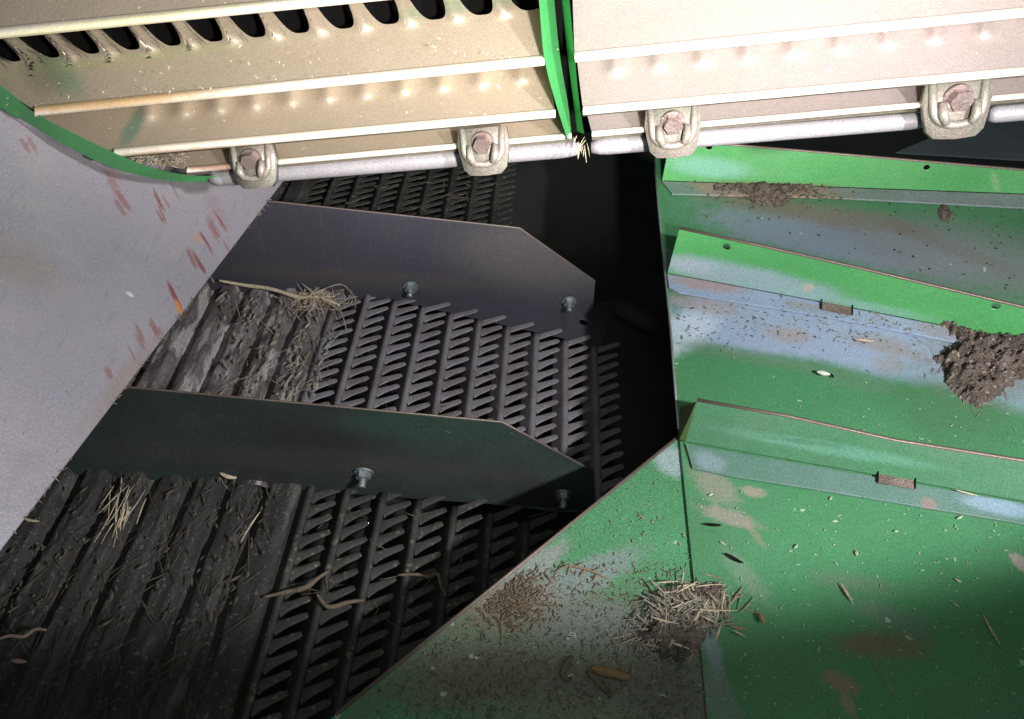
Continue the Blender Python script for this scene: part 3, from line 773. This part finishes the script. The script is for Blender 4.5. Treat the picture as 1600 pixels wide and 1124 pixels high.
def lump(name, label, cat, poly, surf, nrm, H, mat, seed, res=70, clumps=1.0):
    """noisy mound inside a pixel polygon"""
    def inside(x, y):
        c = False; j = len(poly) - 1
        for i in range(len(poly)):
            xi, yi = poly[i]; xj, yj = poly[j]
            if (yi > y) != (yj > y) and x < (xj - xi) * (y - yi) / (yj - yi) + xi: c = not c
            j = i
        return c
    def dist(x, y):
        m = 1e9
        for i in range(len(poly)):
            x0, y0 = poly[i]; x1, y1 = poly[(i + 1) % len(poly)]
            t = max(0, min(1, ((x - x0) * (x1 - x0) + (y - y0) * (y1 - y0)) / ((x1 - x0) ** 2 + (y1 - y0) ** 2 + 1e-9)))
            m = min(m, math.hypot(x - x0 - t * (x1 - x0), y - y0 - t * (y1 - y0)))
        return m if inside(x, y) else -m
    xs_ = [p[0] for p in poly]; ys_ = [p[1] for p in poly]
    bm = bmesh.new(); rows = []; w = 12; dead = {}
    for j in range(res + 1):
        row = []
        for i in range(res + 1):
            x = min(xs_) - w + (max(xs_) - min(xs_) + 2 * w) * i / res; y = min(ys_) - w + (max(ys_) - min(ys_) + 2 * w) * j / res
            q = noise.fractal(Vector((x * .09, y * .09, seed)), .7, 2, 5)
            d_ = dist(x, y) + q * 7; dead[(j, i)] = d_ < -5
            e = max(-.4, min(1, d_ / 16.0))
            h = (math.sin(max(e, 0) * math.pi / 2)) * H * (.65 + .35 * clumps * noise.fractal(Vector((x * .045, y * .06, seed + 5)), .6, 2, 4) + .13 * noise.fractal(Vector((x * .28 + y * .1, y * .12, seed + 9)), .5, 2, 3)) if e > 0 else e * .012
            row.append(surf(x, y) + nrm * h)
        rows.append(row)
    gridmesh(bm, rows)
    bm.verts.ensure_lookup_table()
    bmesh.ops.delete(bm, geom=[bm.verts[j * (res + 1) + i] for (j, i), dd_ in dead.items() if dd_], context='VERTS')
    o = link(name, bm, mat, None, True)
    return tag(o, label, cat)

# soil clod on the pan (right)
clod_poly = [(1462, 560), (1500, 540), (1480, 520), (1462, 512), (1470, 505), (1500, 514), (1545, 522), (1600, 530), (1660, 540), (1655, 580), (1590, 590), (1562, 612), (1530, 636), (1500, 622), (1480, 600), (1476, 580)]
lump('soil_clod', 'large dark brown soil clod below the middle green ledge at the right', 'soil clod', clod_poly, lambda x, y: pan(x, y, .002), pn, .015, m_dirt, 2.0, 130, 1.6)
scatter('clod_fibre', 'matted plant fibres covering the soil clod on the green pan', 170, (1535, 575), (38, 26), pan, pn, (.008, .030), (.0004, .0012), m_strawg, 'plant fibres', .016, 5, angs=1.2)
lump('dirt_streak', 'strip of crumbled brown dirt along the foot of the upper green ledge', 'dirt', [(1110, 290), (1160, 288), (1268, 290), (1270, 296), (1230, 308), (1235, 318), (1180, 316), (1160, 304), (1115, 298)],
     lambda x, y: pan(x, y, .003), pn, .011, m_dirt, 4.4, 80)
scatter('dirt_crumbs', 'loose dirt crumbs around the streak under the upper ledge', 260, (1215, 305), (50, 9), lambda x, y: pan(x, y, .004), pn, (.003, .010), (.001, .003), m_husk, 'dirt crumbs', .003, 6)
lump('dirt_lump', 'small dried dirt lump on the upper part of the pan, right of the dirt streak', 'dirt', [(1462, 328), (1478, 324), (1490, 332), (1484, 344), (1468, 342)], lambda x, y: pan(x, y, .0005), pn, .006, m_dirt, 7.7, 40)
# straw pile over the seam
lump('chaff_mound', 'low mound of fine chaff and dust beneath the straw pile on the seam', 'chaff mound', [(1000, 990), (1030, 962), (1050, 930), (1090, 918), (1128, 915), (1136, 940), (1110, 965), (1098, 1000), (1070, 1030), (1030, 1022)],
     lambda x, y: pan(x, y, .001), pn, .010, m_dirt, 12.3, 80)
scatter('straw_pile', 'pile of chopped pale straw lying across the seam of the green pan', 620, (1068, 958), (32, 23), lambda x, y: pan(x, y, .001), pn, (.006, .026), (.0008, .0026), m_strawg, 'straw pile', .014, 11, kind='stuff',
        clip=lambda x, y: abs((y - 958) + (x - 1068) * .42) < 48)
scatter('straw_pile_top', 'longer pale straws on top of the pile across the seam', 34, (1075, 955), (32, 26), lambda x, y: pan(x, y, .006), pn, (.012, .028), (.0012, .0026), m_straw, 'straw pile', .018, 12)
scatter('straw_spill', 'short brown straw spilled left below the straw pile', 240, (1030, 1000), (32, 18), lambda x, y: pan(x, y, -.004), pn, (.006, .020), (.001, .0026), m_strawg, 'straw', .008, 13)
# chaff on the apron
edgeclip = lambda x, y: (y - 681) * (525 - 1062) - (x - 1062) * (1116 - 681) < -9000 and x < 1092
scatter('chaff_heap', 'brown chaff gathered near the diagonal edge of the dusty green sheet', 420, (800, 930), (26, 26), lambda x, y: panb(x, y, .0004), pn, (.003, .011), (.0008, .0022), m_husk, 'chaff', .003, 21, clip=edgeclip)
scatter('chaff_film', 'fine grey brown chaff spread over the dusty green sheet', 1300, (850, 1010), (260, 130), lambda x, y: panb(x, y, .0003), pn, (.002, .007), (.0006, .0016), m_husk, 'chaff', 0, 22, shape='uni', clip=edgeclip)
scatter('pale_chaff', 'pale flecks of chaff over the dusty green sheet', 240, (900, 930), (260, 250), lambda x, y: panb(x, y, .0006), pn, (.002, .006), (.0008, .0018), m_strawg, 'chaff', 0, 23, shape='uni', clip=edgeclip)
rc = lambda x, y: x > 1085 and not (700 < y < 745) and not (y < 620 and abs((y - 500) - (x - 1060) * .19) < 90)
scatter('green_flecks', 'tiny pale flecks scattered over the green pan floor', 300, (1350, 860), (265, 270), lambda x, y: pan(x, y, .0004), pn, (.0012, .0042), (.0007, .0017), m_chip, 'flecks', 0, 24, shape='uni', clip=rc)
scatter('bright_chips', 'larger pale chips scattered over the lower green pan floor', 13, (1340, 880), (250, 160), lambda x, y: pan(x, y, .0006), pn, (.005, .011), (.0018, .0034), m_chip, 'chips', 0, 25, shape='uni', clip=rc)
scatter('dark_grit', 'dark grit scattered over the blue part of the pan', 90, (1330, 420), (270, 110), lambda x, y: pan(x, y, .0006), pn, (.002, .006), (.001, .003), m_husk, 'grit', 0, 26, shape='uni', clip=lambda x, y: x > 1075 and (y > 470 + (x - 1060) * .19 or (y < 350 + (x - 1060) * .2 and y > 320)))
scatter('flange_crumbs', 'brown crumbs along the fold of the middle ledge', 260, (1250, 510), (200, 22), lambda x, y: pan(x, y, .0035 if y < 462 + (x - 1060) * .18 else .0008), pn, (.002, .007), (.0008, .002), m_strawg, 'crumbs', 0, 27, clip=lambda x, y: y > 436 + (x - 1060) * .19 and x > 1055)

# single items
def one(name, label, cat, px, py, L, w, angpx, surf, nrm, mat, bend=.2, flat=.45, seed=3, res=None):
    v = surf(px + math.cos(angpx) * 20, py + math.sin(angpx) * 20) - surf(px, py)
    bm = bmesh.new(); stem(bm, surf(px, py), nrm, L, w, dirang(nrm, v), .05, bend, flat, rr=random.Random(seed))
    o = link(name, bm, mat, None, True); bmod = o.modifiers.new('round', 'SUBSURF'); bmod.levels = bmod.render_levels = 2
    return tag(o, label, cat)
def polystem(name, label, cat, pxs, surf, h, w, mat, parent=None):
    pts = [surf(x, y) + UP * h_ for (x, y), h_ in zip(pxs, h)]
    pts = [Vector(p) for p in lerp_list([tuple(p) for p in pts], 18)]
    rr = random.Random(int(pxs[0][0]))
    bm = bmesh.new(); tube(bm, pts, [w * (.35 + .65 * math.sin(math.pi * (i + 2) / 22)) * rr.uniform(.85, 1.15) for i in range(19)], 7)
    o = link(name, bm, mat, parent, True)
    return tag(o, label, cat) if label else o
G0 = lambda x, y: at(x, y)
polystem('dry_stem', 'long pale dry stem lying across the middle ridged panel below the rear divider', 'stem', [(347, 456), (385, 458), (425, 466), (470, 475), (500, 479), (532, 488)], G0, [.020, .014, .017, .012, .017, .012], .0030, m_straw)
polystem('curled_straw', 'thin curled straw hanging at the right edge of the middle ridged panel', 'straw', [(505, 470), (535, 462), (555, 478), (556, 492)], G0, [.02, .02, .016, .012], .0011, m_strawg)
polystem('curled_straw', 'thin bent straw dropping past the right edge of the middle ridged panel', 'straw', [(528, 490), (537, 505), (542, 522)], G0, [.016, .012, .006], .0011, m_strawg)
polystem('bent_straw', 'bent pale husk strip lying across the front toothed sieve', 'husk strip', [(622, 906), (650, 905), (668, 909), (684, 904), (688, 922), (697, 938)], G0, [.010] * 6, .0020, m_husk)
polystem('bent_straw', 'dark dry leaf strip lying across the first slats of the front toothed sieve', 'leaf strip', [(415, 942), (450, 934), (480, 930), (500, 915), (515, 900)], G0, [.012, .012, .016, .016, .01], .0026, m_husk)
polystem('bent_straw', 'dull straw strip right of the dark leaf strip on the front toothed sieve', 'leaf strip', [(498, 940), (515, 957), (545, 950), (570, 945)], G0, [.016, .012, .012, .01], .0024, m_husk)
polystem('curled_chip', 'small pink brown curled strip in the dark bottom left corner', 'husk strip', [(16, 1022), (35, 1015), (58, 1016), (75, 1005), (92, 1006)], G0, [.03] * 5, .0018, metal('pinkish_husk', (.22, .15, .115), rough=.7))
polystem('fallen_leaf', 'orange brown curled dry leaf on the dusty green sheet near the bottom', 'leaf', [(925, 1045), (945, 1052), (965, 1056), (983, 1060)], panb, [.001, .002, .002, .001], .0040, m_leaf)
polystem('leaf_stalk', 'dark curved stalk left of the orange brown leaf', 'stalk', [(893, 1028), (882, 1045), (878, 1058), (890, 1066)], panb, [.002, .006, .005, .002], .0024, m_husk)
polystem('leaf_stalk', 'dark straight stalk running down right from beside the orange brown leaf', 'stalk', [(915, 1050), (930, 1066), (945, 1080), (955, 1090)], panb, [.002, .004, .003, .001], .0022, m_husk)
tw = polystem('red_twig', 'thin reddish dry twig with side sprigs lying on the green sheet above the chaff', 'twig', [(866, 895), (885, 887), (905, 890), (925, 896), (950, 905)], panb, [.001, .003, .003, .003, .001], .0008, m_leaf)
for i, (a, c) in enumerate([((885, 887), (878, 878)), ((900, 889), (912, 880)), ((915, 893), (905, 903)), ((925, 896), (938, 890)), ((935, 899), (925, 910)), ((893, 888), (886, 900))]):
    polystem('sprig', None, None, [a, ((a[0] + c[0]) / 2, (a[1] + c[1]) / 2), c], panb, [.003, .003, .001], .0005, m_leaf, tw)
one('pale_pellet', 'white oval pellet on the green pan below the blue band', 'pellet', 1284, 590, .013, .011, .2, lambda x, y: pan(x, y, .001), pn, metal('white_pellet', (.42, .46, .40), rough=.6), 0, .4)
one('dark_seed', 'small round dark seed right beside the white oval pellet', 'seed', 1299, 591, .006, .005, 1.2, lambda x, y: pan(x, y, .001), pn, m_black, 0, .4)
one('dark_seed', 'upper of two black seeds on the lower pan right of the seam', 'seed', 1113, 824, .015, .006, .05, lambda x, y: pan(x, y, .001), pn, m_black, .1, .4)
one('dark_seed', 'lower of two black seeds on the lower pan, tilted down to the right', 'seed', 1146, 876, .017, .0055, .5, lambda x, y: pan(x, y, .001), pn, m_black, .1, .4)
one('straw_chip', 'pale pointed straw chip standing out at the right of the lower pan', 'straw chip', 1546, 986, .024, .004, 1.05, lambda x, y: pan(x, y, .001), pn, m_straw, .1)
one('straw_chip', 'cream chip in the middle of the lower green pan floor', 'straw chip', 1321, 929, .017, .0048, 1.0, lambda x, y: pan(x, y, .001), pn, m_straw, .1)
one('straw_chip', 'pale oval chip on the blue band of the pan', 'straw chip', 1349, 536, .020, .0055, .08, lambda x, y: pan(x, y, .001), pn, m_straw, 0)
one('straw_chip', 'thin pale straw line near the bottom of the green pan', 'straw chip', 1382, 1066, .032, .0014, 1.0, lambda x, y: pan(x, y, .001), pn, m_strawg, 0)
one('straw_chip', 'pale straw on the flange of the lower ledge at the right', 'straw chip', 1507, 776, .018, .003, .25, lambda x, y: pan(x, y, .004), pn, m_straw, .15)
one('straw_chip', 'thin pale straw on the flange of the middle ledge', 'straw chip', 1380, 502, .026, .0018, .45, lambda x, y: pan(x, y, .004), pn, m_straw, .15)
one('brown_chip', 'brown flake beside the straw pile, low on the pan', 'chip', 1152, 984, .014, .005, .2, lambda x, y: pan(x, y, .001), pn, m_leaf, .1)
one('brown_chip', 'brown flake just above and right of the straw pile', 'chip', 1188, 970, .010, .009, 1.2, lambda x, y: pan(x, y, .001), pn, m_leaf, .1)

# straw on the ridged panels
def corr_s(x, y): return at(x, y, Vector((0, 0, .008)))
lc = lambda x, y: x > 430 - (y - 300) * .765 + 14
yv = Vector((0, 1, 0))
scatter('panel_straw', 'loose straw lying along the ridges of the middle ridged panel', 75, (450, 545), (85, 80), corr_s, UP, (.015, .06), (.0008, .0022), m_strawg, 'straw', .003, 31, angv=yv, angs=.9, shape='uni',
        clip=lambda x, y: lc(x, y) and x < 545 - (y - 460) * .2 and 455 < y < 612 + (x - 250) * .06)
scatter('straw_tuft', 'tuft of pale straw below the rear divider at the right end of the long stem', 110, (495, 472), (24, 9), corr_s, UP, (.014, .04), (.0008, .0022), m_straw, 'straw tuft', .014, 32)
scatter('grey_flakes', 'grey crusted flakes caked on the ridges of the middle ridged panel', 130, (440, 545), (95, 80), corr_s, UP, (.006, .022), (.002, .0065), m_strawg, 'flakes', .002, 33, angv=yv, angs=.7, shape='uni',
        clip=lambda x, y: lc(x, y) and x < 530 - (y - 460) * .2 and 455 < y < 612 + (x - 250) * .06 and math.sin((at(x, y).x - (ptsB[0].x - .020)) / PIT * 2 * math.pi + 2.4) > -.05)
scatter('straw_tuft', 'fan shaped tuft of pale straw on the front ridged panel', 26, (190, 792), (13, 18), corr_s, UP, (.02, .055), (.001, .0022), m_straw, 'straw tuft', .012, 34, angv=yv, angs=.45)
scatter('front_straw', 'scattered straw lying along the ridges of the dark front ridged panel', 150, (250, 930), (240, 190), corr_s, UP, (.012, .06), (.0006, .0018), m_huskd, 'straw', .003, 35, angv=yv, angs=.9, shape='uni',
        clip=lambda x, y: lc(x, y) and x < 450 - (y - 745) * .25 and y > 750)
scatter('front_flakes', 'dirt flakes caked on the front ridged panel just below the front divider', 130, (250, 860), (240, 120), corr_s, UP, (.004, .014), (.002, .005), m_huskd, 'flakes', .002, 36, angv=yv, angs=.7, shape='uni',
        clip=lambda x, y: lc(x, y) and x < 450 - (y - 745) * .25 and y > 748)
scatter('rear_straw', 'few straws on the dark slats behind the rear divider', 26, (650, 308), (120, 22), lambda x, y: at(x, y, Vector((0, 0, .006))), UP, (.01, .04), (.0008, .002), m_husk, 'straw', .004, 37, shape='uni')
scatter('sieve_straw', 'thin straws caught in the toothed sieves', 46, (700, 720), (240, 260), lambda x, y: at(x, y, Vector((0, 0, .006))), UP, (.01, .035), (.0006, .0014), m_husk, 'straw', .003, 38, shape='uni',
        clip=lambda x, y: (500 < y < 640 and x < 930 and x > 560) or (y > 790 and x + (y - 790) * .9 < 860 and x > 480))
for i, (x, y, a, L) in enumerate([(333, 440, 1.0, .012), (322, 460, 2.0, .03), (313, 463, 1.8, .012)]):
    one('straw_chip', ['white flake at the edge of the grey side sheet, just above the pale short straw', 'pale short straw sticking out beside the grey side sheet edge', 'small white bit under the short straw at the side sheet edge'][i],
        'straw chip', x, y, L, .004, a, lambda x, y: at(x, y, Vector((0, 0, .03))), UP, m_straw, .1)
one('straw_chip', 'pale slender straw on the front ridged panel near its right edge', 'straw chip', 393, 822, .045, .0034, 2.15, corr_s, UP, m_straw, .1)
one('straw_chip', 'white curled flake on the front ridged panel below the front divider', 'flake', 357, 748, .022, .010, .3, corr_s, UP, m_straw, .4)
one('straw_chip', 'pale yellow flake at the far left of the front ridged panel', 'flake', 48, 815, .020, .006, .2, lambda x, y: at(x, y, Vector((0, 0, .03))), UP, m_straw, .2)
one('straw_chip', 'orange pink pellet in the dark bottom left corner', 'pellet', 32, 1036, .014, .008, .1, lambda x, y: at(x, y, Vector((0, 0, .03))), UP, bpy.data.materials['pinkish_husk'], .1)
scatter('divider_dust', 'specks and short fibres stuck on the front divider plate', 40, (520, 700), (330, 36), lambda x, y: at(x, y, at(500, 748, Vector((0, 0, -.004))) + Vector((0, -.004, 0)), Vector((0, -1, 0))), Vector((0, -1, 0)), (.002, .006), (.0005, .0012), m_strawg, 'specks', 0, 46, shape='uni',
        clip=lambda x, y: y > 618 + (x - 206) * .095 and y < 738 + (x - 100) * .05 and x < 800 and x > 230)
# cobweb dust and fibres on the ribbed panels
CN = (EYE - D(260, 250, 1)).normalized()
scatter('dust_fluff', 'grey fluff and fibres caught under the left end of the ribbed panel', 70, (245, 252), (26, 5), lambda x, y: D(x, y, .975), CN, (.004, .016), (.0006, .0014), m_strawg, 'fluff', .004, 41)
scatter('hanging_fibre', 'fibres hanging from the green divider foot', 16, (903, 232), (7, 8), lambda x, y: D(x, y, .975), CN, (.006, .02), (.0006, .0014), m_straw, 'fibres', .004, 42, angv=ROT @ Vector((.3, 1, 0)), angs=.6)
scatter('panel_specks', 'pale specks of chaff stuck on the ribbed panels', 36, (560, 150), (560, 80), lambda x, y: D(x, y, .885), CN, (.001, .004), (.0007, .0018), m_straw, 'specks', 0, 43, shape='uni',
        clip=lambda x, y: False or (ry(1, x) - 50 < y < ry(1, x) - 6))
scatter('plate_specks', 'white flecks and flakes stuck on the grey side sheet', 60, (200, 500), (210, 300), lambda x, y: lft(x, y, .0005), lnn, (.002, .006), (.0008, .002), m_straw, 'flecks', 0, 44, shape='uni', clip=lambda x, y: x < 430 - (y - 300) * .765 - 6 and y > 190 + x * .3)
scatter('edge_fibres', 'fine fibres sticking out along the lower edge of the grey side sheet', 40, (230, 560), (210, 280), lambda x, y: lft(430 - (y - 300) * .765, y, .001), lnn, (.004, .012), (.0006, .0014), m_strawg, 'fibres', .002, 45, shape='uni', clip=lambda x, y: 305 < y < 840)
